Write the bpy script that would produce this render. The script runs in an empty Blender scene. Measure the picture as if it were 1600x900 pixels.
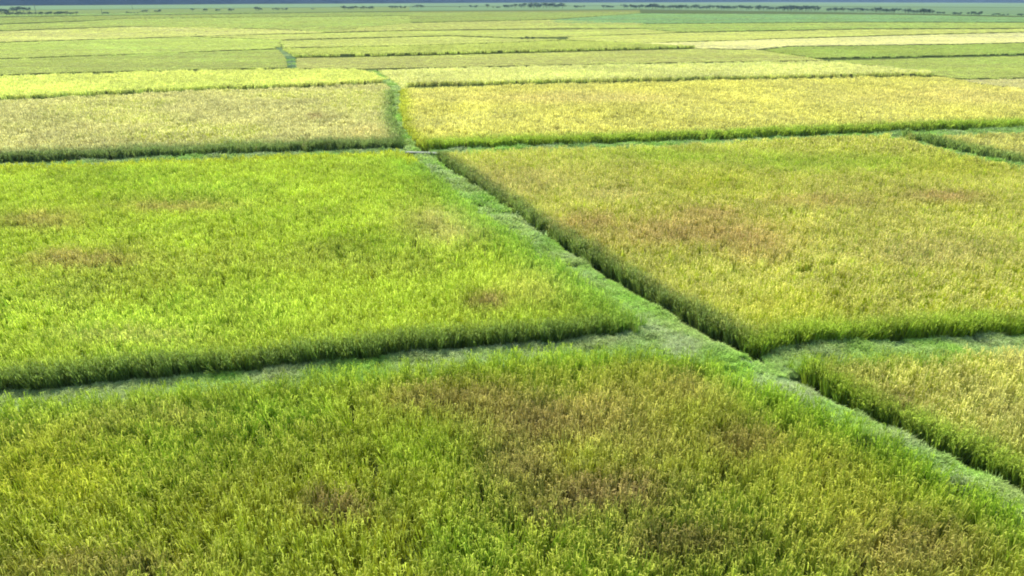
import bpy, math, random
import numpy as np

# ------------------------------------------------------------------ camera, world, sun
scene = bpy.context.scene
R = math.radians
CAM_H, PITCH, FPX = 12.0, R(22.92), 1067.0          # camera height in metres, tilt below level, focal length in px of a 1600 px wide picture
cam_data = bpy.data.cameras.new('camera')
cam_data.sensor_width = 36.0
cam_data.lens = 36.0 * FPX / 1600.0
cam_data.clip_start = 0.1
cam_data.clip_end = 30000.0
cam = bpy.data.objects.new('camera', cam_data)
scene.collection.objects.link(cam)
cam.location = (0, 0, CAM_H)
cam.rotation_euler = (math.pi / 2 - PITCH, 0, 0)
scene.camera = cam

SUN_EL, SUN_AZ = R(48), R(-24)                       # azimuth from +Y, positive to the right
world = bpy.data.worlds.new('World')
scene.world = world
world.use_nodes = True
wn = world.node_tree
sky = wn.nodes.new('ShaderNodeTexSky')
sky.sky_type = 'NISHITA'
sky.sun_disc = False
sky.sun_elevation = SUN_EL
sky.sun_rotation = SUN_AZ
sky.air_density = 1.2
sky.dust_density = 1.5
wn.links.new(sky.outputs[0], wn.nodes['Background'].inputs[0])
wn.nodes['Background'].inputs[1].default_value = 0.15

sun_data = bpy.data.lights.new('sun', 'SUN')
sun_data.energy = 4.2
sun_data.angle = R(0.6)
sun_data.color = (1.0, 0.955, 0.85)
sun = bpy.data.objects.new('sun', sun_data)
scene.collection.objects.link(sun)
sun.location = (-200, 400, 500)
sd = (math.sin(SUN_AZ) * math.cos(SUN_EL), math.cos(SUN_AZ) * math.cos(SUN_EL), math.sin(SUN_EL))
from mathutils import Vector
sun.rotation_euler = Vector(sd).to_track_quat('Z', 'Y').to_euler()

vs = scene.view_settings
vs.view_transform = 'Standard'
vs.look = 'None'
vs.exposure = 1.0
vs.gamma = 1.0
scene.render.engine = 'CYCLES'
scene.cycles.max_bounces = 6
scene.cycles.diffuse_bounces = 3
scene.cycles.transmission_bounces = 3
scene.cycles.volume_bounces = 0
scene.cycles.filter_width = 1.9                      # the photograph is a soft video frame
scene.render.resolution_x, scene.render.resolution_y = 1024, 576

# ------------------------------------------------------------------ helpers
rng = np.random.default_rng(7)
random.seed(7)
CP, SP = math.cos(PITCH), math.sin(PITCH)

def ground(px, py, z=0.0):
    """point at height z seen at photograph pixel (px, py)"""
    a, b = (px - 800) / FPX, (450 - py) / FPX
    dx, dy, dz = a, CP + b * SP, -SP + b * CP
    t = (z - CAM_H) / dz
    return (t * dx, t * dy)

def pixel(x, y, z):
    f = y * CP - (z - CAM_H) * SP
    u = y * SP + (z - CAM_H) * CP
    return 800 + FPX * x / f, 450 - FPX * u / f

def line(pts, z):
    return [ground(a, b, z) for a, b in pts]

def link(o, parent=None):
    scene.collection.objects.link(o)
    if parent: o.parent = parent
    return o

def tag(o, label=None, cat=None, group=None, kind=None):
    if label: o['label'] = label
    if cat: o['category'] = cat
    if group: o['group'] = group
    if kind: o['kind'] = kind
    return o

_lat = rng.random((256, 256))
def vnoise(x, y):
    xi, yi = np.floor(x).astype(int), np.floor(y).astype(int)
    fx, fy = x - xi, y - yi
    fx, fy = fx * fx * (3 - 2 * fx), fy * fy * (3 - 2 * fy)
    a = _lat[xi % 256, yi % 256]; b = _lat[(xi + 1) % 256, yi % 256]
    c = _lat[xi % 256, (yi + 1) % 256]; d = _lat[(xi + 1) % 256, (yi + 1) % 256]
    return (a * (1 - fx) + b * fx) * (1 - fy) + (c * (1 - fx) + d * fx) * fy

def fbm(x, y, s, o=4, seed=0):
    """0..1, wavelength s"""
    v = np.zeros(np.shape(x)); a, t = 0.5, 0
    for k in range(o):
        v = v + a * vnoise(x / s + 17.3 * k + 31 * seed, y / s + 9.1 * k + 13 * seed); t += a
        a *= 0.5; s = s / 2.03
    return v / t

def inside(px, py, poly):
    r = np.zeros(px.shape, bool); n = len(poly)
    for i in range(n):
        x0, y0 = poly[i]; x1, y1 = poly[(i + 1) % n]
        if y0 == y1: continue
        c = ((y0 > py) != (y1 > py)) & (px < (x1 - x0) * (py - y0) / (y1 - y0) + x0)
        r ^= c
    return r

def edge_distance(px, py, pts, closed=True):
    d = np.full(px.shape, 1e9); n = len(pts)
    for i in range(n if closed else n - 1):
        x0, y0 = pts[i]; x1, y1 = pts[(i + 1) % n]
        l2 = (x1 - x0) ** 2 + (y1 - y0) ** 2 + 1e-9
        t = np.clip(((px - x0) * (x1 - x0) + (py - y0) * (y1 - y0)) / l2, 0, 1)
        d = np.minimum(d, np.hypot(px - x0 - t * (x1 - x0), py - y0 - t * (y1 - y0)))
    return d

def node_mat(name):
    m = bpy.data.materials.new(name); m.use_nodes = True
    n = m.node_tree.nodes; n.remove(n['Principled BSDF'])
    return m, n, m.node_tree.links

# ------------------------------------------------------------------ materials
def plant_material(name, attr_type, translucency=0.42, noise_scale=None):
    m, n, l = node_mat(name)
    out = n['Material Output']
    leaf = n.new('ShaderNodeAttribute'); leaf.attribute_type = attr_type; leaf.attribute_name = 'leaf_tint'
    col = leaf.outputs['Color']
    if attr_type == 'INSTANCER':
        head = n.new('ShaderNodeAttribute'); head.attribute_type = attr_type; head.attribute_name = 'head_tint'
        hw = n.new('ShaderNodeAttribute'); hw.attribute_name = 'head'
        mx = n.new('ShaderNodeMix'); mx.data_type = 'RGBA'
        l.new(hw.outputs['Fac'], mx.inputs[0]); l.new(col, mx.inputs[6]); l.new(head.outputs['Color'], mx.inputs[7])
        va = n.new('ShaderNodeAttribute'); va.attribute_name = 'vary'
        hsv = n.new('ShaderNodeHueSaturation')
        mr = n.new('ShaderNodeMapRange'); mr.inputs[3].default_value = 0.56; mr.inputs[4].default_value = 1.42
        l.new(va.outputs['Fac'], mr.inputs[0]); l.new(mr.outputs[0], hsv.inputs['Value'])
        l.new(mx.outputs[2], hsv.inputs['Color']); col = hsv.outputs[0]
    else:
        tc = n.new('ShaderNodeNewGeometry'); mp = n.new('ShaderNodeMapping')
        l.new(tc.outputs['Position'], mp.inputs[0])
        nz = n.new('ShaderNodeTexNoise'); nz.inputs['Scale'].default_value = noise_scale or 0.6
        nz.inputs['Detail'].default_value = 8; nz.inputs['Roughness'].default_value = 0.7
        l.new(mp.outputs[0], nz.inputs['Vector'])
        hsv = n.new('ShaderNodeHueSaturation')
        mr = n.new('ShaderNodeMapRange'); mr.inputs[1].default_value = 0.3; mr.inputs[2].default_value = 0.7
        mr.inputs[3].default_value = 0.75; mr.inputs[4].default_value = 1.25
        l.new(nz.outputs['Fac'], mr.inputs[0]); l.new(mr.outputs[0], hsv.inputs['Value'])
        l.new(col, hsv.inputs['Color']); col = hsv.outputs[0]
    p = n.new('ShaderNodeBsdfPrincipled')
    p.inputs['Roughness'].default_value = 0.55
    p.inputs['Specular IOR Level'].default_value = 0.05 if translucency else 0.0
    l.new(col, p.inputs['Base Color'])
    if translucency:
        t = n.new('ShaderNodeBsdfTranslucent')
        warm = n.new('ShaderNodeMix'); warm.data_type = 'RGBA'; warm.blend_type = 'MULTIPLY'; warm.inputs[0].default_value = 1
        warm.inputs[7].default_value = (1.15, 1.25, 0.9, 1)
        l.new(col, warm.inputs[6]); l.new(warm.outputs[2], t.inputs[0])
        ms = n.new('ShaderNodeMixShader'); ms.inputs[0].default_value = translucency
        l.new(p.outputs[0], ms.inputs[1]); l.new(t.outputs[0], ms.inputs[2]); l.new(ms.outputs[0], out.inputs[0])
    else:
        l.new(p.outputs[0], out.inputs[0])
    return m

def noise_material(name, c0, c1, scale=1.0, rough=0.9, bump=0.3, detail=8, spec=0.2, dist=0.05):
    m, n, l = node_mat(name)
    g = n.new('ShaderNodeNewGeometry')
    nz = n.new('ShaderNodeTexNoise'); nz.inputs['Scale'].default_value = scale
    nz.inputs['Detail'].default_value = detail; nz.inputs['Roughness'].default_value = 0.65
    l.new(g.outputs['Position'], nz.inputs['Vector'])
    cr = n.new('ShaderNodeValToRGB')
    cr.color_ramp.elements[0].position = 0.35; cr.color_ramp.elements[1].position = 0.65
    cr.color_ramp.elements[0].color = (*c0, 1); cr.color_ramp.elements[1].color = (*c1, 1)
    l.new(nz.outputs['Fac'], cr.inputs[0])
    p = n.new('ShaderNodeBsdfPrincipled'); p.inputs['Roughness'].default_value = rough
    p.inputs['Specular IOR Level'].default_value = spec
    l.new(cr.outputs[0], p.inputs['Base Color'])
    b = n.new('ShaderNodeBump'); b.inputs['Strength'].default_value = bump; b.inputs['Distance'].default_value = dist
    l.new(nz.outputs['Fac'], b.inputs['Height']); l.new(b.outputs[0], p.inputs['Normal'])
    l.new(p.outputs[0], n['Material Output'].inputs[0])
    return m

M_RICE = plant_material('rice_leaves', 'INSTANCER')
M_GRASS = plant_material('bank_grass_leaves', 'INSTANCER', 0.3)
M_SLAB = plant_material('rice_understorey', 'GEOMETRY', 0.0)
M_MUD = noise_material('paddy_mud', (0.035, 0.045, 0.016), (0.09, 0.12, 0.035), 0.8, 1.0, 0.6, spec=0.0)
M_EARTH = noise_material('bank_earth', (0.05, 0.10, 0.03), (0.13, 0.19, 0.07), 1.6, 1.0, 0.8, spec=0.0)
M_HILL = noise_material('hill_forest', (0.008, 0.018, 0.02), (0.022, 0.036, 0.035), 0.02, 1.0, 1.0, 10, 0.0, 6.0)
M_TREE = noise_material('tree_foliage', (0.02, 0.05, 0.02), (0.05, 0.11, 0.04), 1.2, 0.7, 0.2)
M_BARK = noise_material('bark', (0.06, 0.045, 0.03), (0.13, 0.1, 0.07), 6, 0.95, 0.5)
M_CONC = noise_material('weathered_concrete', (0.09, 0.11, 0.07), (0.2, 0.22, 0.16), 3, 0.85, 0.3)

# ------------------------------------------------------------------ ground sheet
def grid_mesh(name, xs, ys, zfun, mat):
    X, Y = np.meshgrid(xs, ys); Z = zfun(X, Y)
    v = np.stack([X.ravel(), Y.ravel(), Z.ravel()], 1)
    nx, ny = len(xs), len(ys)
    i = (np.arange(ny - 1)[:, None] * nx + np.arange(nx - 1)[None]).ravel()
    f = np.stack([i, i + 1, i + 1 + nx, i + nx], 1)
    me = bpy.data.meshes.new(name); me.from_pydata(v.tolist(), [], f.tolist())
    me.materials.append(mat); me.shade_smooth()
    return me

xs = np.concatenate([-np.geomspace(12000, 60, 18), np.linspace(-50, 50, 60), np.geomspace(60, 12000, 18)])
ys = np.concatenate([-np.geomspace(12000, 60, 14), np.linspace(-50, 80, 70), np.geomspace(90, 12000, 24)])
o = link(bpy.data.objects.new('ground', grid_mesh('ground', xs, ys, lambda X, Y: np.where(np.hypot(X, Y) < 90, (fbm(X, Y, 3.0) - .5) * .05, 0), M_MUD)))
tag(o, 'wet dark earth lying under and between the rice fields', kind='structure')

# ------------------------------------------------------------------ blade clumps (templates, five levels of detail)
def clump_mesh(name, radius, leaves, heads, width, height, seed, mat, z0=0.0, flat=False):
    r = np.random.default_rng(seed)
    V, F, H, A = [], [], [], []
    def strip(pts, ws, side, head, vary):
        b = len(V)
        for p, w in zip(pts, ws):
            if w > 0:
                V.append(p - side * w / 2); V.append(p + side * w / 2); H.extend([head] * 2); A.extend([vary] * 2)
            else:
                V.append(p); H.append(head); A.append(vary)
        k = len(pts)
        for i in range(k - 1):
            if ws[i + 1] > 0: F.append((b + 2 * i, b + 2 * i + 1, b + 2 * i + 3, b + 2 * i + 2))
            else: F.append((b + 2 * i, b + 2 * i + 1, b + 2 * i + 2))
    for j in range(leaves + heads):
        is_head = j >= leaves
        a, rr = r.uniform(0, 2 * math.pi), radius * math.sqrt(r.uniform())
        base = np.array([rr * math.cos(a), rr * math.sin(a), z0])
        th = r.uniform(0, 2 * math.pi)
        out = np.array([math.cos(th), math.sin(th), 0.])
        side = np.array([-math.sin(th), math.cos(th), 0.])
        if r.random() < .5:   # turn the blade's face at random
            q = r.uniform(0, math.pi); side = np.array([math.cos(q), math.sin(q), 0.])
        vary = r.uniform() if width < .06 else r.uniform(.25, .75)
        if flat:
            L = height * r.uniform(.6, 1.3)
            p0 = base; p1 = p0 + out * L * .35 + np.array([0, 0, L * .5]); p2 = p1 + out * L * .45 + np.array([0, 0, L * r.uniform(-.25, .3)])
            strip([p0, p1, p2], [width, width * .9, 0], side, 0., vary)
        elif not is_head:
            hgt = (height - z0) * r.uniform(.66, 1.14); lean = hgt * r.uniform(.04, .26)
            p1 = base + out * lean * .35 + np.array([0, 0, hgt * .62])
            p2 = base + out * lean + np.array([0, 0, hgt])
            strip([base, p1, p2], [width * .8, width, 0], side, 0., vary)
        else:
            hgt = height * r.uniform(.82, 1.06); lean = hgt * r.uniform(.03, .15)
            L = r.uniform(.16, .26)
            p0 = np.array([base[0], base[1], 0]) + out * lean + np.array([0, 0, hgt - .10])
            p0[2] -= .06
            p1 = p0 + out * L * .12 + np.array([0, 0, .17]); p2 = p1 + out * L * .28 - np.array([0, 0, L * .12])
            strip([p0, p1, p2], [width * .5, width * 1.25, width * .5], side, 1., vary)
    me = bpy.data.meshes.new(name)
    me.from_pydata([tuple(p) for p in V], [], F)
    for nm, d in (('head', H), ('vary', A)):
        at = me.attributes.new(nm, 'FLOAT', 'POINT'); at.data.foreach_set('value', np.array(d, np.float32))
    me.materials.append(mat)
    return me

LODS = [  # max distance, cell, radius, leaves, heads, width, z0
    (30, 0.185, 0.10, 15, 7, 0.018, 0.0),
    (62, 0.27, 0.16, 20, 10, 0.029, 0.0),
    (135, 0.50, 0.34, 34, 19, 0.055, 0.0),
    (310, 1.15, 0.85, 46, 26, 0.13, 0.15),
    (720, 2.8, 2.0, 60, 30, 0.28, 0.3)]
NV = 4
clumps = bpy.data.collections.new('rice_clump_templates')
k = 0
for li, (dm, cell, rad, nl, nh, w, z0) in enumerate(LODS):
    for v in range(NV):
        me = clump_mesh('rice_clump_%02d' % k, rad, nl, nh, w, 0.9, 100 + k, M_RICE, z0)
        clumps.objects.link(bpy.data.objects.new('rice_clump_%02d' % k, me)); k += 1
grass = bpy.data.collections.new('grass_tuft_templates')
for v, (rad, nl, w, h) in enumerate([(.11, 30, .014, .17)] * 3 + [(.3, 60, .035, .2)] * 3 + [(1.0, 60, .14, .3)] * 3):
    me = clump_mesh('grass_tuft_%02d' % v, rad, nl, 0, w, h, 500 + v, M_GRASS, flat=True)
    grass.objects.link(bpy.data.objects.new('grass_tuft_%02d' % v, me))

def scatter_group(name, coll):
    g = bpy.data.node_groups.new(name, 'GeometryNodeTree')
    g.interface.new_socket('Geometry', in_out='INPUT', socket_type='NodeSocketGeometry')
    g.interface.new_socket('Geometry', in_out='OUTPUT', socket_type='NodeSocketGeometry')
    N, Lk = g.nodes, g.links
    gi, go = N.new('NodeGroupInput'), N.new('NodeGroupOutput')
    ci = N.new('GeometryNodeCollectionInfo'); ci.inputs['Collection'].default_value = coll
    ci.inputs['Separate Children'].default_value = True; ci.inputs['Reset Children'].default_value = True
    iop = N.new('GeometryNodeInstanceOnPoints'); iop.inputs['Pick Instance'].default_value = True
    def na(nm, t):
        a = N.new('GeometryNodeInputNamedAttribute'); a.data_type = t; a.inputs[0].default_value = nm
        return a.outputs['Attribute']
    Lk.new(gi.outputs[0], iop.inputs['Points']); Lk.new(ci.outputs[0], iop.inputs['Instance'])
    Lk.new(na('is_point', 'BOOLEAN'), iop.inputs['Selection'])
    Lk.new(na('pick', 'INT'), iop.inputs['Instance Index'])
    Lk.new(na('turn', 'FLOAT_VECTOR'), iop.inputs['Rotation'])
    Lk.new(na('size', 'FLOAT_VECTOR'), iop.inputs['Scale'])
    j = N.new('GeometryNodeJoinGeometry')
    Lk.new(gi.outputs[0], j.inputs[0]); Lk.new(iop.outputs[0], j.inputs[0]); Lk.new(j.outputs[0], go.inputs[0])
    return g
NG_RICE = scatter_group('rice_scatter', clumps)
NG_GRASS = scatter_group('grass_scatter', grass)

def scatter_object(name, slab_v, slab_f, slab_c, P, pick, turn, size, leaf, head, group, mat):
    ns, n = len(slab_v), len(P)
    me = bpy.data.meshes.new(name)
    verts = np.vstack([np.array(slab_v, float).reshape(-1, 3), P])
    me.from_pydata(verts.tolist(), [], slab_f)
    me.materials.append(mat)
    def put(nm, t, arr, fill, key):
        at = me.attributes.new(nm, t, 'POINT')
        full = np.vstack([np.tile(np.array(fill, float), (ns, 1)), np.array(arr, float).reshape(n, len(fill))])
        if nm == 'leaf_tint' and ns: full[:ns] = slab_c
        at.data.foreach_set(key, full.ravel() if t != 'INT' and t != 'BOOLEAN' else full.ravel().astype(int))
    put('is_point', 'BOOLEAN', np.ones(n), [0], 'value')
    put('pick', 'INT', pick, [0], 'value')
    put('turn', 'FLOAT_VECTOR', turn, [0, 0, 0], 'vector')
    put('size', 'FLOAT_VECTOR', size, [1, 1, 1], 'vector')
    one = np.ones((n, 1))
    put('leaf_tint', 'FLOAT_COLOR', np.hstack([leaf, one]), [0, 0, 0, 1], 'color')
    put('head_tint', 'FLOAT_COLOR', np.hstack([head, one]), [0, 0, 0, 1], 'color')
    o = link(bpy.data.objects.new(name, me))
    md = o.modifiers.new('scatter', 'NODES'); md.node_group = group
    return o

def margin(x, y, m=1.12, a=5.0):
    d = y * 1.0
    return (np.abs(x) < 0.78 * m * np.maximum(d, 0) + a) & (y > 7.5)

# ------------------------------------------------------------------ crop colours (reflectance; FAR tones have distance fade put in)
LIME = np.array([.44, .485, .04]); GREEN = np.array([.22, .32, .03]); BLUEGREEN = np.array([.12, .19, .05])
OLIVE = np.array([.45, .48, .07]); YELLOW = np.array([.635, .58, .18]); TAN = np.array([.58, .53, .25])
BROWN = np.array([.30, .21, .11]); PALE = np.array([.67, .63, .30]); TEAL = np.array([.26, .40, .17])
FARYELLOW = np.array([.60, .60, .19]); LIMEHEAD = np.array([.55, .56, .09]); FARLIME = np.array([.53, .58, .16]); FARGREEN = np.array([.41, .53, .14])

CANOPY = .36          # share of leaf reflectance kept; the leaves' self-shade is put into the slab colour

def mixc(a, b, w):
    w = np.clip(w, 0, 1)[:, None]
    return a * (1 - w) + b * w

def rice_field(label, poly, leaf, head, edges=(), blobs=(), slab=False, leaf2=None, amount2=.5, brown=.0, nscale=5., hgt=1.0, brown_c=BROWN, edge_c=None, edge_w=1.0, group=None, inset_m=.9):
    """poly: list of (pixel x, pixel y, height) corners; edges: [(pixel line, z)] whose rim turns greener, dark foot tints also holding painted wall shade;
       blobs: [(px, py, rx, ry, colour, strength)] patches of ripe, lodged or green plants"""
    W = [ground(a, b, z) for a, b, z in poly]
    wx, wy = np.array([p[0] for p in W]), np.array([p[1] for p in W])
    P_all, lod_all = [], []
    dprev = 0
    for li, (dm, cell, *_r) in enumerate(LODS):
        x0, x1 = wx.min() - cell, wx.max() + cell
        y0, y1 = max(wy.min() - cell, 6), wy.max() + cell
        y0 = max(y0, dprev * .78); y1b = min(y1, dm)
        if y1b <= y0: dprev = dm; continue
        hw = 0.9 * y1b + 8
        x0, x1 = max(x0, -hw), min(x1, hw)
        if x1 <= x0: dprev = dm; continue
        gx, gy = np.meshgrid(np.arange(x0, x1, cell), np.arange(y0, y1b + cell, cell))
        gx = gx.ravel() + rng.uniform(-.5, .5, gx.size) * cell; gy = gy.ravel() + rng.uniform(-.5, .5, gy.size) * cell
        # neighbours of a level overlap through a wide dithered band instead of a hard ring
        d = np.hypot(gx, gy) * (1 + rng.uniform(-.08, .08, gx.size))
        k = (d >= dprev) & (d < dm) & margin(gx, gy)
        gx, gy = gx[k], gy[k]
        rag = .26 if li < 2 else .5
        k = inside(gx + (fbm(gx, gy, .7, 2, 21) - .5) * rag, gy + (fbm(gx, gy, .7, 2, 22) - .5) * rag, W)
        P_all.append(np.stack([gx[k], gy[k]], 1)); lod_all.append(np.full(k.sum(), li)); dprev = dm
    P = np.vstack(P_all) if P_all else np.zeros((0, 2)); lod = np.concatenate(lod_all) if lod_all else np.zeros(0, int)
    rim = np.full(len(P), 1e9)                     # double the plants along the rims that face the paths
    for pts, z, wdt, c in edges:
        if z < .2: rim = np.minimum(rim, edge_distance(P[:, 0], P[:, 1], line(pts, z), False))
    pick_rim = (rim < .75) & (lod < 3)
    thin = fbm(P[:, 0], P[:, 1], .8, 2, 12) > rng.uniform(.14, .24, len(P))   # small gaps in the stand
    thin |= (lod > 1) | (rim < 1)
    P, lod, rim, pick_rim = P[thin], lod[thin], rim[thin], pick_rim[thin]
    P0, lod0 = P, lod
    for _ in range(2):
        Q = P0[pick_rim] + rng.uniform(-.12, .12, (pick_rim.sum(), 2)); okq = inside(Q[:, 0], Q[:, 1], W) if len(Q) else np.zeros(0, bool)
        P = np.vstack([P, Q[okq]]); lod = np.concatenate([lod, lod0[pick_rim][okq]])
    n = len(P)
    def colours(x, y):
        m = len(x)
        L = np.tile(leaf, (m, 1)); Hh = np.tile(head, (m, 1))
        n1 = fbm(x, y, nscale, 4, 1); n2 = fbm(x, y, nscale * 1.7, 4, 2); n3 = fbm(x, y, nscale * .45, 3, 5)
        if leaf2 is not None:
            w = np.clip((n1 - .5) * 4.5 + amount2, 0, 1) * .9
            L = mixc(L, leaf2, w)
        ppx, ppy = pixel(x, y, .85)
        bw = np.clip((n2 - .62) * 5 * (brown > 0), 0, 1) * brown
        for bx, by, rx, ry, c, s in blobs:
            q = np.exp(-(((ppx - bx) / rx) ** 2 + ((ppy - by) / ry) ** 2))
            q = np.clip(q * (.35 + 1.3 * n3) * 1.25, 0, 1) * s
            L = mixc(L, c, q)
            Hh = mixc(Hh, c * np.array([1.15, 1.0, 1.0]), q * .85)
        L = mixc(L, brown_c, bw); Hh = mixc(Hh, brown_c * 1.2, bw * .8)
        for pts, z, wdt, c in edges:
            dd = edge_distance(x, y, line(pts, z), False)
            q = np.exp(-(dd / (wdt * (.55 + .9 * n3))) ** 2)
            L = mixc(L, c, q * .9); Hh = mixc(Hh, c * np.array([1.25, 1.15, 1.1]), q * .9)
        v = (.78 + .4 * (n3 - .5) + .44 * fbm(x, y, .9, 3, 9))[:, None]
        return L * v, Hh * v
    L, Hh = colours(P[:, 0], P[:, 1])
    j1 = np.where(lod < 2, .18, .08)[:, None]
    L = L * (1 + rng.uniform(-1, 1, (n, 1)) * j1) * (1 + rng.uniform(-.4, .4, (n, 3)) * j1); Hh = Hh * (1 + rng.uniform(-1, 1, (n, 1)) * j1)
    pick = lod * NV + rng.integers(0, NV, n)
    tilt = np.where(lod < 3, .20, .03)
    turn = np.stack([rng.normal(0, 1, n) * tilt, rng.normal(0, 1, n) * tilt, rng.uniform(0, 6.28, n)], 1)
    hh = hgt * (.86 + .3 * fbm(P[:, 0], P[:, 1], 2.2, 3, 3)) * rng.uniform(.84, 1.14, n)
    wd = rng.uniform(.9, 1.15, n)
    size = np.stack([wd, wd, hh], 1)
    P3 = np.hstack([P, np.zeros((n, 1))])
    sv, sf, sc = [], [], np.zeros((0, 4))
    if slab:                                       # closed understorey of leaves for distant crops
        from mathutils.geometry import tessellate_polygon
        top, hz = [], (.5 if wy.max() < 150 else .72) * hgt
        inset = []
        m = len(W)
        V2 = [Vector((x, y, 0)) for x, y in W]
        area = sum(W[i][0] * W[(i + 1) % m][1] - W[(i + 1) % m][0] * W[i][1] for i in range(m))
        if area < 0: V2.reverse()
        if inset_m:                                # keep the closed part back from the rim so that loose stems form the edge
            q2 = []
            for i in range(m):
                a, b, c = V2[i - 1], V2[i], V2[(i + 1) % m]
                n0 = Vector((-(b - a).y, (b - a).x, 0)).normalized(); n1 = Vector((-(c - b).y, (c - b).x, 0)).normalized()
                q2.append(b + (n0 + n1).normalized() * inset_m)
            V2 = q2
        # subdivide the rim so that its height and line waver like a crop
        rim = []
        for i in range(m):
            a, b = V2[i], V2[(i + 1) % m]
            L_ = (b - a).length; dist = max(a.length, 60.); kk = max(1, min(40, int(L_ / (dist * .02))))
            for q in range(kk): rim.append(a.lerp(b, q / kk))
        m = len(rim)
        for p in rim: sv.append((p.x, p.y, hz + random.uniform(-.04, .04)))
        for p in rim: sv.append((p.x, p.y, -.02))
        tris = tessellate_polygon([[Vector((p.x, p.y, 0)) for p in rim]])
        sf = [tuple(t) for t in tris] + [(i, i + m, (i + 1) % m + m, (i + 1) % m) for i in range(m)]
        ax = np.array([v[0] for v in sv]); ay = np.array([v[1] for v in sv])
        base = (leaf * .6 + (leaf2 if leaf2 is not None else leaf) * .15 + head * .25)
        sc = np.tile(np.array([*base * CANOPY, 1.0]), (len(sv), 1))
    o = scatter_object('rice_field', sv, sf, sc, P3, pick, turn, size, L, Hh, NG_RICE, M_SLAB)
    tag(o, label, 'rice field', group, 'stuff')
    return n

# ------------------------------------------------------------------ field outlines (photograph pixels, measured)
def near(pts, z=0.1): return [(a, b, z) for a, b in pts]
def far(pts, z=0.8): return [(a, b, z) for a, b in reversed(pts)]

L_foot = [(-500, 665), (0, 620), (150, 605), (300, 590), (400, 583), (500, 573), (600, 562), (700, 551), (800, 543), (900, 535), (960, 526), (1000, 519)]
F1_top = [(-500, 662), (0, 623), (200, 608), (300, 598), (400, 591), (500, 582), (600, 572), (700, 561), (800, 552), (900, 546), (1000, 543), (1050, 548)]
F1_right = [(1050, 546), (1114, 555), (1147, 577), (1197, 596), (1264, 623), (1314, 647), (1381, 673), (1447, 707), (1514, 745), (1614, 801), (1914, 953)]
F2_right = [(1000, 505), (976, 478), (924, 444), (894, 421), (837, 384), (765, 338), (720, 306), (678, 271), (648, 247)]
F2_top = [(-500, 288.5), (0, 259.5), (300, 248.5), (450, 242.5), (560, 238.5), (625, 235.5), (650, 245.5)]
F3_foot = [(676, 246), (740, 292), (850, 368), (960, 438), (1060, 497), (1130, 538), (1188, 564)]
R_foot = [(1188, 564), (1210, 550), (1267, 541), (1333, 537), (1400, 533), (1467, 531), (1533, 528), (1600, 527), (2100, 512)]
F3_top = [(690, 238), (850, 233), (1000, 228), (1200, 219), (1340, 212), (1400, 213), (1425, 221), (1500, 241), (1600, 263), (2100, 370)]
F4_foot = [(1203, 574), (1240, 590), (1300, 626), (1333, 643), (1390, 670), (1450, 702), (1500, 727), (1550, 748), (1600, 774), (1900, 930)]
F4_top = [(1246, 560), (1313, 551), (1367, 552), (1467, 552), (1533, 548), (1600, 545), (2100, 530)]
F7_foot = [(1412, 217), (1450, 227), (1500, 239), (1600, 261), (2100, 368)]
F7_top = [(1422, 213), (1500, 211), (1600, 208), (2100, 190)]
F6_foot = [(-500, 276), (0, 258), (150, 252), (300, 246), (450, 240), (560, 236), (632, 234)]
F6_right = [(632, 234), (620, 208), (613, 190), (612, 168), (613, 150)]
F6_top = [(-500, 178), (0, 158), (100, 153), (200, 148), (300, 142.5), (450, 138), (560, 133), (602, 131), (613, 150)]
F5_foot = [(672, 236), (800, 231), (1000, 225), (1200, 217), (1400, 208), (1600, 201), (2100, 182)]
F5_left = [(652, 221), (640, 206), (632, 190), (628, 165), (628, 140)]
F5_top = [(628, 139), (800, 133), (1000, 128.5), (1200, 124), (1400, 120.5), (1468, 120), (1500, 125), (1520, 130), (1600, 140), (2100, 200)]

counts = []
B = []   # reused edge descriptions
counts.append(rice_field('foreground rice crop, green mottled with brown ripe patches, nearest the camera',
    [(-500, 1250, .1), (2000, 1250, .1), (1900, 960, .8)] + [(a, b, .8) for a, b in reversed(F1_right)] + [(a, b, .8) for a, b in reversed(F1_top)],
    LIME * .8, OLIVE * .84,
    edges=[(F1_top, .88, .9, GREEN * 1.15), (F1_right, .88, 1.25, np.array([.23, .37, .03]))],
    leaf2=GREEN, amount2=.42, brown=.55, nscale=4.2,
    blobs=[(700, 612, 100, 22, BROWN, .65), (850, 650, 130, 34, BROWN, .7), (800, 715, 60, 36, BROWN, .6), (960, 755, 110, 30, BROWN, .75), (850, 790, 60, 14, BROWN * .8, .6),
           (1075, 835, 90, 28, BROWN * .75, .9), (525, 782, 60, 18, BROWN * .75, .9), (285, 640, 60, 14, BROWN, .5), (1090, 592, 90, 30, YELLOW * .85, .8),
           (960, 640, 70, 40, YELLOW * .75, .7), (1020, 690, 60, 25, YELLOW * .7, .5), (1250, 700, 130, 40, OLIVE * .8, .6), (1330, 800, 150, 60, OLIVE * .75, .6), (1450, 850, 110, 50, BROWN * .9, .5),
           (130, 875, 200, 20, BROWN * .8, .55), (1160, 680, 60, 26, BROWN, .5), (660, 690, 110, 45, np.array([.26, .40, .03]), .5), (400, 632, 150, 20, np.array([.26, .42, .04]), .6),
           (720, 850, 70, 40, np.array([.2, .35, .03]), .5), (330, 700, 140, 30, GREEN, .4), (60, 730, 120, 50, LIME, .6), (420, 860, 120, 30, GREEN * .9, .4), (620, 770, 60, 20, GREEN * .9, .4)]))
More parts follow.
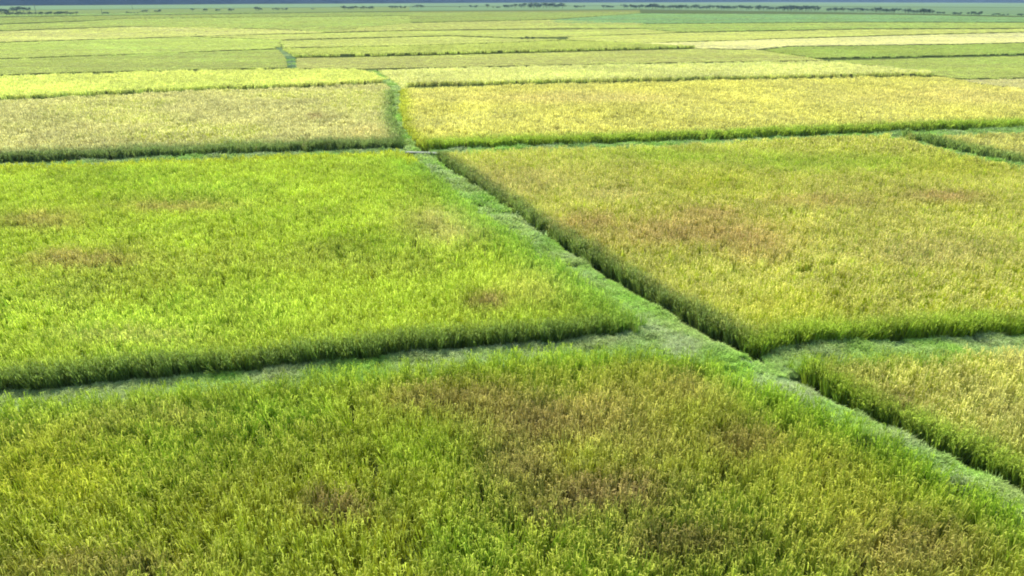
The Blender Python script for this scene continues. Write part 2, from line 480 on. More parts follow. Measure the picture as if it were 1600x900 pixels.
counts.append(rice_field('bright lime green rice crop left of the grassy diagonal bank, middle distance',
    near(L_foot) + [(a, b, .8) for a, b in F2_right] + [(a, b, .8) for a, b in reversed(F2_top)],
    np.array([.41, .50, .04]), np.array([.50, .57, .08]), leaf2=GREEN * 1.3, amount2=.34, brown=.2, nscale=6,
    edges=[(L_foot, .1, .7, BLUEGREEN * .95), (F2_right, .88, 1.5, np.array([.26, .40, .06])), (F2_top, .88, .9, LIME * .95)],  # foot rim: greener plants, tint darkened for the crop wall's shade
    blobs=[(60, 342, 70, 14, BROWN * 1.3, .6), (130, 402, 80, 12, BROWN * 1.3, .6), (700, 345, 70, 28, TAN * .85, .7), (762, 466, 30, 12, BROWN * .9, .9),
           (270, 318, 90, 9, BROWN * 1.3, .55), (560, 382, 80, 22, GREEN, .6), (170, 280, 90, 15, GREEN * 1.3, .5), (900, 480, 80, 26, GREEN * 1.1, .7),
           (190, 520, 120, 10, TAN * .8, .4), (640, 270, 60, 20, GREEN * 1.2, .6), (830, 300, 30, 15, GREEN, .5), (850, 440, 60, 30, YELLOW * .8, .5)]))
counts.append(rice_field('olive yellow rice crop with rusty patches right of the diagonal bank',
    near(F3_foot) + near(R_foot[1:]) + far(F3_top),
    OLIVE * 1.1, YELLOW * .92, leaf2=LIME * 1.02, amount2=.75, brown=.15, nscale=6.5,
    edges=[(F3_foot, .1, .7, BLUEGREEN * .95), (R_foot, .1, .9, GREEN * 1.05)],  # left foot rim tint mixes greener plants with painted wall shade
    blobs=[(800, 282, 110, 22, TAN * .8, .5), (1060, 360, 150, 24, BROWN * 1.4, .62), (1110, 330, 60, 12, BROWN * 1.4, .55), (920, 345, 50, 14, BROWN * 1.4, .55),
           (1480, 305, 60, 9, BROWN * 1.2, .7), (1280, 310, 90, 9, BROWN * 1.5, .4), (1180, 385, 60, 20, BROWN * 1.5, .4), (1050, 241, 120, 11, GREEN * 1.4, .6),
           (1290, 252, 160, 13, GREEN * 1.4, .65), (1110, 285, 80, 14, LIME, .6), (1230, 480, 120, 25, LIME, .5), (1500, 260, 90, 16, LIME * .9, .5),
           (1450, 390, 120, 24, TAN * .8, .5), (960, 300, 50, 12, TAN * .9, .5)]))
counts.append(rice_field('golden olive rice crop at the right frame edge below the cross bank',
    near(F4_foot) + [(2500, 930, .1), (2500, 538, .8)] + far(F4_top),
    OLIVE * .95, YELLOW * .92, leaf2=TAN * .75, amount2=.4, brown=.3, nscale=4,
    edges=[(F4_foot, .1, .8, GREEN * .95), (F4_top[:4], .88, .5, GREEN)],
    blobs=[(1400, 622, 34, 14, BROWN, .9), (1300, 600, 60, 25, LIME * .8, .6), (1540, 700, 60, 25, GREEN, .5)]))
counts.append(rice_field('narrow olive rice crop wedged between two banks at the right edge',
    near(F7_foot) + far(F7_top), OLIVE * 1.1, YELLOW * .95, leaf2=TAN * .9, amount2=.3, nscale=5,
    edges=[(F7_foot, .1, 1.0, BLUEGREEN * 1.3)]))
counts.append(rice_field('tan ripening rice crop left of the bend in the bank, darker green at its rim',
    near(F6_foot) + near(F6_right[1:]) + far(F6_top)[1:], TAN * .92, TAN * 1.1, leaf2=OLIVE * 1.1, amount2=.35, nscale=9, slab=True,
    edges=[(F6_foot, .1, 2.6, BLUEGREEN * 1.1), (F6_right, .1, .9, BLUEGREEN * 1.3)], blobs=[(580, 210, 40, 14, TAN * 1.1, .6), (493, 180, 12, 4, BROWN * 1.2, .8)]))
counts.append(rice_field('broad yellow ripe rice crop right of the bend in the bank',
    near(F5_foot) + far(F5_top) + [(a, b, .8) for a, b in reversed(F5_left)], YELLOW * .92, YELLOW * 1.12, leaf2=TAN, amount2=.35, nscale=10, slab=True,
    edges=[(F5_foot, .1, 2.0, GREEN * 1.15), (F5_left, .88, .9, LIME * .85)], blobs=[(900, 152, 160, 9, TAN, .7), (1500, 150, 160, 12, TAN, .5)]))

F8_foot = [(-500, 177), (0, 156), (90, 151.5), (200, 146), (300, 141), (450, 136.5), (560, 131.5), (604, 129)]
F8_top = [(-500, 131), (0, 118), (150, 114.5), (300, 109.5), (455, 107.5), (560, 108), (580, 112), (604, 129)]
F13_foot = [(640, 134.5), (800, 131), (1000, 126.5), (1200, 122), (1400, 118.5), (1465, 118)]
F13_top = [(592, 110), (680, 106.5), (980, 100), (1100, 98), (1290, 95.5), (1380, 104), (1465, 117)]
F9_foot = [(-500, 130), (0, 116.5), (200, 111), (450, 105.5)]
F9_top = [(-500, 108), (0, 92.5), (150, 87.5), (300, 81.5), (436, 77)]
F12_foot = [(462, 107), (575, 107.5), (680, 105.5), (980, 99), (1100, 97), (1288, 94.5)]
F12_top = [(464, 90.5), (600, 88.5), (800, 83.5), (1000, 78.5), (1087, 76.5), (1190, 78), (1288, 94)]
F11_foot = [(464, 89.5), (600, 87.3), (800, 82), (1000, 77), (1087, 75)]
F11_top = [(444, 76), (650, 71.5), (805, 66.5), (880, 63), (990, 67), (1087, 74.5)]
G = GREEN
FAR = [
 ('pale yellow rice crop beyond the tan field on the left', near(F8_foot) + far(F8_top)[1:], FARYELLOW, FARYELLOW * 1.2, FARLIME * 1.1),
 ('light sandy yellow rice crop beyond the dark rim of the broad yellow field', near(F13_foot) + far(F13_top)[1:] + [(628, 136, .8)], FARYELLOW * 1.05, PALE * 1.05, FARLIME * 1.1),
 ('green rectangular rice crop ending at the small bluish bank on the left', near(F9_foot) + [(446, 88, .1)] + far(F9_top), FARLIME * .85, FARLIME * .95, FARGREEN),
 ('yellow green rice crop in front of the long thin dark line', near(F12_foot) + far(F12_top)[1:], FARYELLOW * .8, FARYELLOW, FARLIME * 1.1),
 ('fresh green rice crop behind the long thin dark line', near(F11_foot) + far(F11_top)[1:], FARLIME * .95, FARYELLOW * .85, FARLIME),
 ('green rice crop behind the bluish bank at the far left', near([(-500, 107), (0, 91), (200, 85), (434, 75.5)]) + far([(-500, 82), (0, 67), (105, 63.5), (305, 57.5), (440, 62.5)]), FARLIME * .95, FARLIME * 1.1, FARGREEN),
 ('dark green line edged rice crop in the right distance', near([(1275, 91.5), (1400, 89.5), (1600, 85), (2100, 75)]) + far([(1195, 78), (1230, 73.5), (1490, 70), (1600, 67.5), (2100, 59)]), FARGREEN, FARLIME * .8, FARLIME * .75),
 ('vivid green rice crop touching the right edge above the yellow field', near([(1475, 120), (1500, 122.5), (1600, 121.5), (2100, 119)]) + far([(1300, 95), (1400, 92), (1600, 87.5), (2100, 77)]) + [(1385, 104, .8)], FARLIME * .85, FARLIME * .95, FARGREEN),
 ('sandy sliver of rice crop tapering in at the right edge', near([(1512, 128), (1600, 139), (2100, 197)]) + far([(1500, 124.5), (1600, 123), (2100, 121)]), TAN, TAN * 1.1, TAN),
 ('palest cream coloured rice crop in the right distance', near([(1090, 75.5), (1180, 77), (1230, 72), (1490, 68.5), (1600, 66), (2100, 58)]) + far([(995, 67.5), (1085, 65.5), (1200, 61.5), (1340, 57.5), (1490, 53.5), (1600, 51), (2100, 42)]), PALE * 1.05, PALE * 1.2, PALE),
 ('yellow rice crop just beyond the palest cream field', near([(885, 62), (995, 67), (1085, 64.5), (1200, 60.5), (1340, 56), (1490, 52), (1600, 49.5), (2100, 41)]) + far([(890, 58), (1060, 51.5), (1350, 46), (1600, 45.5), (2100, 36)]), FARYELLOW * .95, FARYELLOW * 1.1, FARLIME * 1.1),
 ('thin yellow green strip of rice crop in front of the lone dark bush', near([(446, 74.5), (650, 70.5), (805, 65.5), (880, 62)]) + far([(440, 63.5), (700, 56.5), (800, 60), (870, 61)]), FARLIME * 1.1, FARYELLOW, FARYELLOW * .9),
 ('yellow band of rice crop in the left distance', near([(-500, 82), (0, 65.5), (105, 62.5), (305, 56.5), (500, 51)]) + far([(-500, 60), (0, 49), (200, 42), (300, 42.5), (450, 46.5), (500, 50)]), FARYELLOW * .95, FARYELLOW * 1.15, PALE * .9),
 ('light green rice crop strip behind the lone dark bush', near([(310, 57), (440, 62), (700, 55), (800, 58.5), (885, 57.5), (1060, 50.5)]) + far([(505, 52), (605, 49), (655, 48), (1000, 45)]), FARLIME * 1.1, FARYELLOW * .95, FARYELLOW * .9),
 ('middle green rice crop behind the yellow band on the left', near([(-500, 58), (0, 47.5), (200, 41), (450, 45.5), (500, 50)]) + far([(-500, 48), (0, 38.5), (122, 34), (200, 29), (640, 25), (640, 36)]), FARLIME * .8, FARLIME, FARGREEN),
 ('straw yellow rice crop in the central distance', near([(500, 50.5), (655, 47), (860, 44.5), (1000, 44)]) + far([(640, 36), (860, 31), (1000, 36)]), FARYELLOW * .85, FARYELLOW, FARLIME),
 ('mid green rice crop strip just above the yellow fields at the right', near([(870, 43), (1000, 43.5), (1060, 49.5), (1350, 44.5), (1600, 44), (2100, 34)]) + far([(900, 38), (1100, 37), (1350, 35), (1600, 35.5), (2100, 33)]), FARGREEN, FARLIME * .9, FARLIME * .9),
 ('deep green rice crop below the long row of trees on the right', near([(865, 35), (900, 37), (1100, 36), (1350, 34), (1600, 34.5), (2100, 33)]) + far([(865, 31), (1000, 21), (1400, 23), (1600, 27), (2100, 31)]), TEAL * 1.05, TEAL * 1.2, FARGREEN * .7),
 ('blue green rice crop strip edging the canal at the left', near([(-500, 47), (0, 37), (122, 32.5), (200, 28.5), (640, 24.5)]) + far([(-500, 34), (0, 27), (200, 24), (640, 18)]), FARLIME * .65, FARLIME * .7, FARGREEN * .9),
 ('green rice crop below the scattered trees in the centre', near([(640, 35), (860, 30), (1000, 20.5)]) + far([(640, 18), (1000, 16)]), FARLIME * .7, FARLIME * .75, FARGREEN * .9),
 ('dusky green field behind the left hedge and the scattered small trees', near([(-700, 32), (0, 25.5), (200, 23), (640, 17)]) + far([(-700, 20), (0, 16.5), (300, 13.5), (640, 10.5)]), FARGREEN * .85, FARGREEN * .9, TEAL),
 ('dusky green field behind the dense tree clump in the middle', near([(640, 17), (1000, 14.5), (1190, 17.5)]) + far([(640, 11), (1000, 9), (1190, 9.5)]), TEAL * 1.15, TEAL * 1.2, TEAL),
 ('dusky green field behind the broken tree row at the right', near([(1190, 17.5), (1400, 21), (1600, 25), (2200, 32)]) + far([(1190, 10), (1600, 12), (2200, 16)]), TEAL, TEAL * 1.1, TEAL),
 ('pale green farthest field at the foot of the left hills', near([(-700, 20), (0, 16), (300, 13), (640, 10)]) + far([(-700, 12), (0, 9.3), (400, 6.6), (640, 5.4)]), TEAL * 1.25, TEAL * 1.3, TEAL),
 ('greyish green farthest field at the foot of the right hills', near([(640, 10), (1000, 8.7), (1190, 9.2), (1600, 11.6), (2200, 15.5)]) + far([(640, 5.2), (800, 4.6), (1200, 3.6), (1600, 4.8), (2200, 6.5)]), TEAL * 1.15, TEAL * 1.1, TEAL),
]
STRONG = ('beyond the dark rim', 'behind the long thin dark line', 'beyond the tan field')
for lab, poly, a, b, c in FAR:
    h = .8 if any(t in lab for t in STRONG) else (.45 if 'line edged' in lab else .2)
    poly = [(px, py, z if z < .2 else z * h) for px, py, z in poly]
    counts.append(rice_field(lab, poly, a, b, leaf2=c, amount2=.35, nscale=24, slab=True, hgt=h, inset_m=0.8 if h > .5 else 0))
print('clumps', counts, sum(counts))

# ------------------------------------------------------------------ banks
def resample(pts, n):
    p = np.array(pts); s = np.concatenate([[0], np.cumsum(np.hypot(*np.diff(p, axis=0).T))]); t = np.linspace(0, s[-1], n)
    return np.stack([np.interp(t, s, p[:, 0]), np.interp(t, s, p[:, 1])], 1)

def bank(label, sideA, sideB, height=.2, step=.3, lod_grass=True, tint=(.40, .52, .15), holes=(), dips=(), wob=.12, widen=0.15, widen_b=None, glabel=None, bare=.12):
    A = np.array(sideA); Bb = np.array(sideB)
    LA = np.hypot(*np.diff(A, axis=0).T).sum()
    n = max(8, min(400, int(LA / step)))
    A, Bb = resample(A, n), resample(Bb, n)
    C = 9
    V, F = [], []
    for i in range(n):
        a, b = A[i], Bb[i]
        u = (b - a) / (np.hypot(*(b - a)) + 1e-6)
        a = a - u * widen; b = b + u * (widen if widen_b is None else widen_b)
        for j in range(C):
            t = j / (C - 1)
            p = a * (1 - t) + b * t
            h = height * min(1, 1.6 * math.sin(math.pi * t) ** .6) if 0 < t < 1 else -.05
            h += (fbm(np.array([p[0]]), np.array([p[1]]), .9, 3, 4)[0] - .5) * wob * (0 < t < 1)
            for dx, dy, rx, ry in dips:
                qx, qy = pixel(p[0], p[1], .2)
                h -= (h + .06) * math.exp(-((qx - dx) / rx) ** 4 - ((qy - dy) / ry) ** 4)
            V.append((p[0], p[1], h))
    for i in range(n - 1):
        for j in range(C - 1):
            k = i * C + j
            F.append((k, k + 1, k + 1 + C, k + C))
    me = bpy.data.meshes.new('bank'); me.from_pydata(V, [], F); me.materials.append(M_EARTH); me.shade_smooth()
    o = link(bpy.data.objects.new('earth_bank', me)); tag(o, label, kind='structure')
    # grass: random points on the ribbon
    Varr = np.array(V).reshape(n, C, 3)
    out = []
    seg = np.hypot(*(A[1:] - A[:-1]).T).mean(); wid = np.hypot(*(Bb - A).T)
    cd = np.hypot(*((A + Bb) / 2).T)
    for i in range(n - 1):
        area = seg * max(.3, wid[i] + widen + (widen if widen_b is None else widen_b)); lod = 0 if cd[i] < 34 else (1 if cd[i] < 110 else 2)
        dens = (130, 30, 6)[lod]
        kk = rng.poisson(area * dens)
        if kk == 0: continue
        s, t = rng.random(kk), rng.random(kk) * .999 * (C - 1)
        j = t.astype(int); ft = (t - j)[:, None]; s = s[:, None]
        p = (Varr[i, j] * (1 - ft) + Varr[i, j + 1] * ft) * (1 - s) + (Varr[i + 1, j] * (1 - ft) + Varr[i + 1, j + 1] * ft) * s
        out.append(np.hstack([p, np.full((kk, 1), lod)]))
    Q = np.vstack(out); Q = Q[Q[:, 1] > 7]
    x, y = Q[:, 0], Q[:, 1]
    keep = fbm(x, y, 1.3, 3, 6) > (.16 + bare * .4)
    ppx, ppy = pixel(x, y, .15)
    for hx, hy, rx, ry in holes:
        keep &= (((ppx - hx) / rx) ** 2 + ((ppy - hy) / ry) ** 2) > rng.uniform(.5, 1.3, len(x))
    Q = Q[keep]; x, y = Q[:, 0], Q[:, 1]; m = len(Q)
    c = np.tile(np.array(tint), (m, 1))
    c = mixc(c, np.array([.42, .50, .23]), (fbm(x, y, 1.6, 3, 7) - .5) * 4)
    c = mixc(c, np.array([.32, .53, .08]), (fbm(x, y, 2.6, 3, 8) - .5) * 4)
    c = c * rng.uniform(.75, 1.25, (m, 1))
    th = rng.uniform(0, 6.28, m)
    turn = np.stack([rng.normal(0, .18, m), rng.normal(0, .18, m), th], 1)
    lush = np.clip((fbm(x, y, .9, 3, 11) - .5) * 5, -.4, 1.2)
    s = rng.uniform(.7, 1.2, m) * (.95 + .5 * lush)
    c = c * (1 - .22 * np.clip(lush, 0, 1))[:, None]
    s = np.where(Q[:, 3] > 1, np.minimum(s, .9) * .55, s)
    size = np.stack([s * 1.1, s * 1.1, s], 1)
    g = scatter_object('bank_grass', [], [], np.zeros((0, 4)), Q[:, :3], Q[:, 3].astype(int) * 3 + rng.integers(0, 3, m), turn, size, c, c, NG_GRASS, M_GRASS)
    tag(g, glabel or label.replace('earth bank', 'matted green grass growing on the bank'), 'grass', None, 'stuff')

main_left = line(list(reversed(F1_right)), .8) + line(F2_right, .8) + line(F6_right[1:], .1) + line([(610, 134), (600, 126), (588, 117), (578, 111)], .3)
main_right = line(list(reversed(F4_foot)), .1) + line(list(reversed(F3_foot)), .1) + line(F5_left, .8) + line([(626, 136), (610, 124), (598, 115), (588, 111)], .5)
bank('long diagonal earth bank running from lower right to the bend', main_left, main_right, .34, widen_b=-.28, wob=.18,
     holes=[(768, 332, 9, 5), (782, 338, 6, 3), (840, 378, 8, 4), (893, 424, 12, 4), (930, 446, 14, 3), (1228, 600, 24, 6), (1335, 650, 14, 5), (1525, 741, 26, 7), (656, 242.5, 26, 4)], dips=[(656, 242.5, 30, 5)],
     glabel='light green matted grass covering the long diagonal bank')
bank('earth bank crossing the left half below the lime green field', line(L_foot, .1), line(F1_top, .8), .2, tint=(.40, .49, .18), bare=.25,
     glabel='grey green matted grass on the cross bank in the left half')
bank('earth bank crossing to the right edge above the golden olive field', line(R_foot, .1), line([(1220, 572)] + F4_top, .8), .22, tint=(.37, .50, .15), bare=.2,
     glabel='grey green matted grass on the cross bank at the right')
bank('earth bank in front of the tan field on the left', line(F6_foot, .1), line(F2_top[:-1], .8), .15, tint=(.28, .4, .12), glabel='short grass on the bank before the tan field')
bank('earth bank in front of the broad yellow field', line(F5_foot, .1), line([(680, 240), (850, 235), (1000, 230), (1200, 221), (1340, 214), (1422, 213), (1600, 208), (2100, 190)], .8), .15, tint=(.3, .45, .13), glabel='short grass on the bank before the broad yellow field')
bank('short slanting earth bank at the upper right edge', line(F7_foot, .1), line(F3_top[5:], .8), .15, tint=(.26, .4, .12), glabel='short grass on the slanting bank at the upper right edge')
bank('small bluish earth bank beside the green rectangular field', line([(453, 106), (449, 92), (438, 78), (433, 75)], .1), line([(461, 106), (458, 90), (442, 77), (436, 75)], .2), .12, step=1.5, tint=(.2, .3, .16),
     glabel='bluish grass on the small far bank at the left')

# ------------------------------------------------------------------ hills
def ridge(label, foot_px, h0, seed, depth):
    foot = resample(line(foot_px, 0), 220)
    rows = 14
    V, F = [], []
    for i in range(len(foot)):
        fx, fy = foot[i]; d = math.hypot(fx, fy); ux, uy = fx / d, fy / d
        for j in range(rows):
            t = j / (rows - 1); dd = d + t * depth
            x, y = ux * dd, uy * dd
            prof = math.sin(min(t * 1.9, 1) * math.pi / 2) if t < .53 else math.cos((t - .53) / .47 * math.pi / 2)
            n = fbm(np.array([x]), np.array([y]), 900., 6, seed)[0]
            z = h0 * prof * (.35 + 1.3 * n) + prof * 14 * fbm(np.array([x]), np.array([y]), 60., 3, seed)[0]
            V.append((x, y, z - 1.0 * (j == 0)))
    for i in range(len(foot) - 1):
        for j in range(rows - 1):
            k = i * rows + j; F.append((k, k + rows, k + rows + 1, k + 1))
    me = bpy.data.meshes.new('hills'); me.from_pydata(V, [], F); me.materials.append(M_HILL); me.shade_smooth()
    o = link(bpy.data.objects.new('hills', me)); tag(o, label, kind='structure')
ridge('dark blue wooded hills closing the plain', [(-1200, 15), (-500, 11), (0, 8.6), (400, 5.8), (800, 3.9), (1200, 3), (1600, 4.2), (2100, 6), (2800, 8)], 150, 3, 900)

# ------------------------------------------------------------------ trees on the far canal
def crown_mesh(name, seed, w, h, n=170, leaf=.34):
    r = np.random.default_rng(seed); V, F = [], []
    lumps = [(r.uniform(-.32, .32) * w, r.uniform(-.32, .32) * w, h * r.uniform(.4, .82), r.uniform(.2, .36) * w) for _ in range(7)]
    for i in range(n):
        lx, ly, lz, lr = lumps[r.integers(len(lumps))]
        d = r.normal(size=3); d /= np.linalg.norm(d); rad = lr * r.uniform(.45, 1.05)
        p = np.array([lx, ly, lz]) + d * rad * np.array([1, 1, .75])
        a = r.normal(size=3); a -= a.dot(d) * d * .6; a /= np.linalg.norm(a); b = np.cross(a, d); s = leaf * r.uniform(.6, 1.4)
        k = len(V); V += [tuple(p - a * s), tuple(p + b * s * .6), tuple(p + a * s), tuple(p - b * s * .6)]; F.append((k, k + 1, k + 2, k + 3))
    me = bpy.data.meshes.new(name); me.from_pydata(V, [], F); me.materials.append(M_TREE); return me
def trunk_mesh(name, seed, h, rad):
    r = np.random.default_rng(seed); V, F = [], []
    def tube(p0, p1, r0, r1):
        k = len(V); p0, p1 = np.array(p0), np.array(p1); d = (p1 - p0) / np.linalg.norm(p1 - p0)
        a = np.cross(d, [0.3, 1, .1]); a /= np.linalg.norm(a); b = np.cross(d, a)
        for p, q in ((p0, r0), (p1, r1)):
            for i in range(6): t = i * math.pi / 3; V.append(tuple(p + a * q * math.cos(t) + b * q * math.sin(t)))
        for i in range(6): F.append((k + i, k + (i + 1) % 6, k + 6 + (i + 1) % 6, k + 6 + i))
    top = (r.uniform(-.2, .2), r.uniform(-.2, .2), h * .55)
    tube((0, 0, -.1), top, rad, rad * .6)
    for _ in range(4):
        tube(top, (r.uniform(-.3, .3) * h, r.uniform(-.3, .3) * h, h * r.uniform(.7, .9)), rad * .5, rad * .15)
    me = bpy.data.meshes.new(name); me.from_pydata(V, [], F); me.materials.append(M_BARK); return me
protos = []
for v, (w, h) in enumerate([(4.6, 4.6), (5.6, 4.0), (3.8, 5.6), (6.4, 5.0)]):
    protos.append((trunk_mesh('tree_trunk', v, h, .16), crown_mesh('tree_crown', 40 + v, w, h), h))
def tree(px, py, hpx, label, group, name='tree', cat='tree'):
    x, y = ground(px, py, 0); d = math.hypot(x, y)
    tm, cm, h = random.choice(protos)
    s = 1.2 * hpx * d * .000795 / h
    e = link(bpy.data.objects.new(name, None)); e.location = (x, y, 0); e.rotation_euler = (0, 0, random.uniform(0, 6.28))
    e.scale = (s * random.uniform(1.2, 1.9),) * 2 + (s,); e.empty_display_size = .5
    tag(e, label, cat, group)
    link(bpy.data.objects.new('trunk', tm), e); link(bpy.data.objects.new('crown', cm), e)
spans = [  # x0, x1, foot y at both ends, height px, label, group
 (2, 14, 22, 22, 6, 'hazy bush at the far left edge of the plain', 'hazy bushes at the far left edge'),
 (8, 122, 24.5, 23.5, 4.5, 'dark tree in the low hedge row at the far left', 'dark hedge row of trees at the far left'),
 (18, 48, 20, 19, 7, 'hazy blue tree behind the dark hedge at the far left', 'hazy trees behind the left hedge'),
 (160, 172, 22.5, 22.5, 3, 'low bush in the thin row right of the left hedge', 'low bushes right of the left hedge'),
 (196, 216, 21, 21, 2.5, 'low bush in the thin row right of the left hedge', 'low bushes right of the left hedge'),
 (222, 230, 20, 20, 4, 'low bush in the thin row right of the left hedge', 'low bushes right of the left hedge'),
 (240, 250, 19.5, 19.5, 4, 'low bush in the thin row right of the left hedge', 'low bushes right of the left hedge'),
 (300, 304, 18, 18, 4, 'small lone tree scattered along the canal left of centre', 'scattered small trees left of centre'),
 (318, 325, 18, 18, 4, 'small lone tree scattered along the canal left of centre', 'scattered small trees left of centre'),
 (336, 344, 18, 18, 4, 'small lone tree scattered along the canal left of centre', 'scattered small trees left of centre'),
 (356, 364, 18, 18, 4, 'small lone tree scattered along the canal left of centre', 'scattered small trees left of centre'),
 (398, 412, 17, 17, 5, 'small lone tree scattered along the canal left of centre', 'scattered small trees left of centre'),
 (424, 448, 16.5, 16.5, 4, 'small lone tree scattered along the canal left of centre', 'scattered small trees left of centre'),
 (484, 492, 15.5, 15.5, 2.5, 'small lone tree scattered along the canal left of centre', 'scattered small trees left of centre'),
 (536, 584, 15.5, 15, 5, 'tree in the long low group left of the middle', 'trees in the long low group left of the middle'),
 (610, 634, 14, 14, 5, 'tree in the small group left of the middle', 'trees in the small group left of the middle'),
 (652, 660, 13, 13, 5, 'tree in the tiny group left of the middle', 'trees in the tiny group left of the middle'),
 (716, 720, 12.5, 12.5, 3, 'tree in the faint speck left of the middle', 'trees in the faint speck left of the middle'),
 (734, 746, 12.5, 12.5, 4, 'tree in the tiny group just left of the dense clump', 'trees in the tiny group just left of the dense clump'),
 (760, 764, 13, 13, 6, 'tree in the pair at the left end of the dense middle clump', 'trees in the pair at the left end of the dense middle clump'),
 (770, 782, 13, 13, 3, 'tree in the low gap of the dense middle clump', 'trees in the low gap of the dense middle clump'),
 (786, 806, 13, 13, 6, 'tree in the left mass of the dense middle clump', 'trees in the left mass of the dense middle clump'),
 (812, 880, 13, 13, 7.5, 'tree in the broad dark mass of the dense middle clump', 'trees in the broad dark mass of the dense middle clump'),
 (896, 913, 13, 13, 4, 'tree in the first small group right of the dense middle clump', 'trees in the first small group right of the dense middle clump'),
 (941, 960, 13, 13, 4.5, 'tree in the second small group right of the dense middle clump', 'trees in the second small group right of the dense middle clump'),
 (974, 1030, 14, 14, 7, 'tree in the left end of the long dark unbroken row', 'left end of the long unbroken tree row'),
 (1030, 1125, 14.5, 15, 6, 'tree in the left half of the long dark unbroken row', 'left half of the long unbroken tree row'),
 (1125, 1210, 15.5, 16.5, 6.5, 'tree in the right half of the long dark unbroken row', 'right half of the long unbroken tree row'),
 (1210, 1280, 17, 17.5, 7, 'tree in the right end of the long dark unbroken row', 'right end of the long unbroken tree row'),
 (1292, 1318, 18, 18.5, 6, 'tree in the first stretch of the broken row at the right', 'trees in the first stretch of the broken row at the right'),
 (1322, 1355, 18.5, 18.5, 5, 'tree in the second stretch of the broken row at the right', 'trees in the second stretch of the broken row at the right'),
 (1360, 1400, 19, 20, 6, 'tree in the third stretch of the broken row at the right', 'trees in the third stretch of the broken row at the right'),
 (1411, 1420, 21, 21, 7, 'tree in the short tall stretch of the broken row at the right', 'trees in the short tall stretch of the broken row at the right'),
 (1427, 1458, 21.5, 22, 6.5, 'tree in the thick wedge of the broken row at the right', 'trees in the thick wedge of the broken row at the right'),
 (1464, 1475, 22.3, 22.5, 3, 'tree in the low tail of the broken row at the right', 'trees in the low tail of the broken row at the right'),
 (1487, 1502, 23.7, 23.7, 4, 'low bush at the far right end of the tree line', 'low bushes at the right end'),
 (1510, 1531, 24, 24.5, 5, 'low bush at the far right end of the tree line', 'low bushes at the right end'),
 (1550, 1576, 24.7, 25, 3, 'low bush at the far right end of the tree line', 'low bushes at the right end'),
 (1590, 1700, 25.2, 27, 3.5, 'low bush at the far right end of the tree line', 'low bushes at the right end')]
for x0, x1, y0, y1, h, lab, grp in spans:
    n = max(1, int((x1 - x0) / 5.0) + 1)
    for i in range(n):
        t = (i + .5) / n
        b = 'bush' in lab
        tree(x0 + (x1 - x0) * t + random.uniform(-1.5, 1.5), y0 + (y1 - y0) * t + random.uniform(-.15, .15), h * random.uniform(.7, 1.1), lab, grp, 'bush' if b else 'tree', 'bush' if b else 'tree')
for px, py, h, lab in [(816, 62.5, 4, 'leftmost low dark bush in the lone patch amid the yellow fields'), (824, 62.5, 5.5, 'tallest dark bush in the middle of the lone patch amid the fields'), (833, 62.5, 5, 'rightmost dark bush of the lone patch amid the yellow fields'),
                       (306, 56, 2.2, 'tiny bush on the field edge above the left yellow green crop'), (432, 76.5, 3, 'small dark bush at the corner of the small bluish bank'), (96, 24, 5, 'darkest bush at the right end of the left hedge')]:
    tree(px, py, h, lab, None, 'bush', 'bush')

def pole(px, py, hpx, label):
    x, y = ground(px, py, 0); d = math.hypot(x, y); h = hpx * d * .000795
    e = link(bpy.data.objects.new('utility_pole', None)); e.location = (x, y, 0); tag(e, label, 'pole')
    def tube(name, p0, p1, r0, r1, n=10):
        p0, p1 = np.array(p0, float), np.array(p1, float); dd = (p1 - p0) / np.linalg.norm(p1 - p0)
        a = np.cross(dd, [0.21, .9, .3]); a /= np.linalg.norm(a); b = np.cross(dd, a); V = []
        for p, q in ((p0, r0), (p1, r1)):
            for i in range(n): t = i * 2 * math.pi / n; V.append(tuple(p + a * q * math.cos(t) + b * q * math.sin(t)))
        F = [(i, (i + 1) % n, n + (i + 1) % n, n + i) for i in range(n)] + [tuple(range(n)), tuple(range(n, 2 * n))]
        me = bpy.data.meshes.new(name); me.from_pydata(V, [], F); me.materials.append(M_CONC)
        return link(bpy.data.objects.new(name, me), e)
    tube('shaft', (0, 0, -.1), (0, 0, h), .24, .15)
    tube('crossarm', (-.9, 0, h * .93), (.9, 0, h * .93), .07, .07)
pole(57, 23, 15, 'tall pale pole rising from the hedge at the far left')
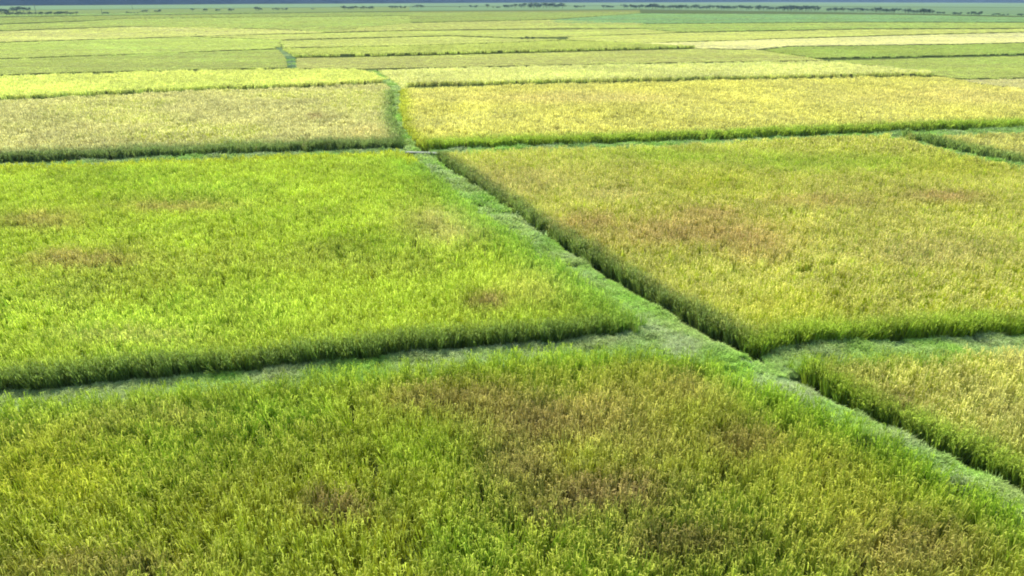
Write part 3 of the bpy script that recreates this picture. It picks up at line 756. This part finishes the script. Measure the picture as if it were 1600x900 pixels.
pole(160, 23, 8, 'short thin pole right of the left hedge')
pole(207, 14, 5, 'dark pole standing near the foot of the hills')

# ------------------------------------------------------------------ slab crossing at the bend of the bank
def box(name, cx, cy, cz, sx, sy, sz, parent, mat, rz=0):
    import bmesh
    bm = bmesh.new(); bmesh.ops.create_cube(bm, size=1)
    bmesh.ops.scale(bm, vec=(sx, sy, sz), verts=bm.verts); bmesh.ops.bevel(bm, geom=bm.edges[:], offset=.025, segments=2, affect='EDGES')
    for v in bm.verts: v.co += Vector((random.uniform(-.012, .012), random.uniform(-.012, .012), random.uniform(-.008, .008)))
    me = bpy.data.meshes.new(name); bm.to_mesh(me); bm.free(); me.materials.append(mat)
    o = link(bpy.data.objects.new(name, me), parent); o.location = (cx, cy, cz); o.rotation_euler = (0, 0, rz)
    return o
cx, cy = ground(661, 240, .4)
e = link(bpy.data.objects.new('slab_crossing', None)); e.location = (cx, cy, 0); e.rotation_euler = (0, 0, R(-10))
tag(e, 'small weathered grey slab crossing the ditch where the grassy bank bends', 'footbridge')
box('slab', 0, 0, .46, 2.9, .6, .12, e, M_CONC)
box('abutment', -1.35, 0, .17, .3, .5, .36, e, M_CONC); box('abutment', 1.3, 0, .17, .3, .5, .36, e, M_CONC)

# ------------------------------------------------------------------ haze
V = [(-6000, -300, -1), (6000, -300, -1), (6000, 7500, -1), (-6000, 7500, -1)]
V += [(x, y, 330) for x, y, z in V]
me = bpy.data.meshes.new('haze'); me.from_pydata(V, [], [(3, 2, 1, 0), (4, 5, 6, 7), (0, 1, 5, 4), (1, 2, 6, 5), (2, 3, 7, 6), (3, 0, 4, 7)])
m, n, l = node_mat('haze_air')
pv = n.new('ShaderNodeVolumePrincipled'); pv.inputs['Color'].default_value = (.42, .66, 1.0, 1)
pv.inputs['Density'].default_value = 0.00009; pv.inputs['Anisotropy'].default_value = 0.0
l.new(pv.outputs[0], n['Material Output'].inputs['Volume'])
me.materials.append(m)
tag(link(bpy.data.objects.new('haze', me)), 'thin bluish haze over the whole plain', kind='stuff')
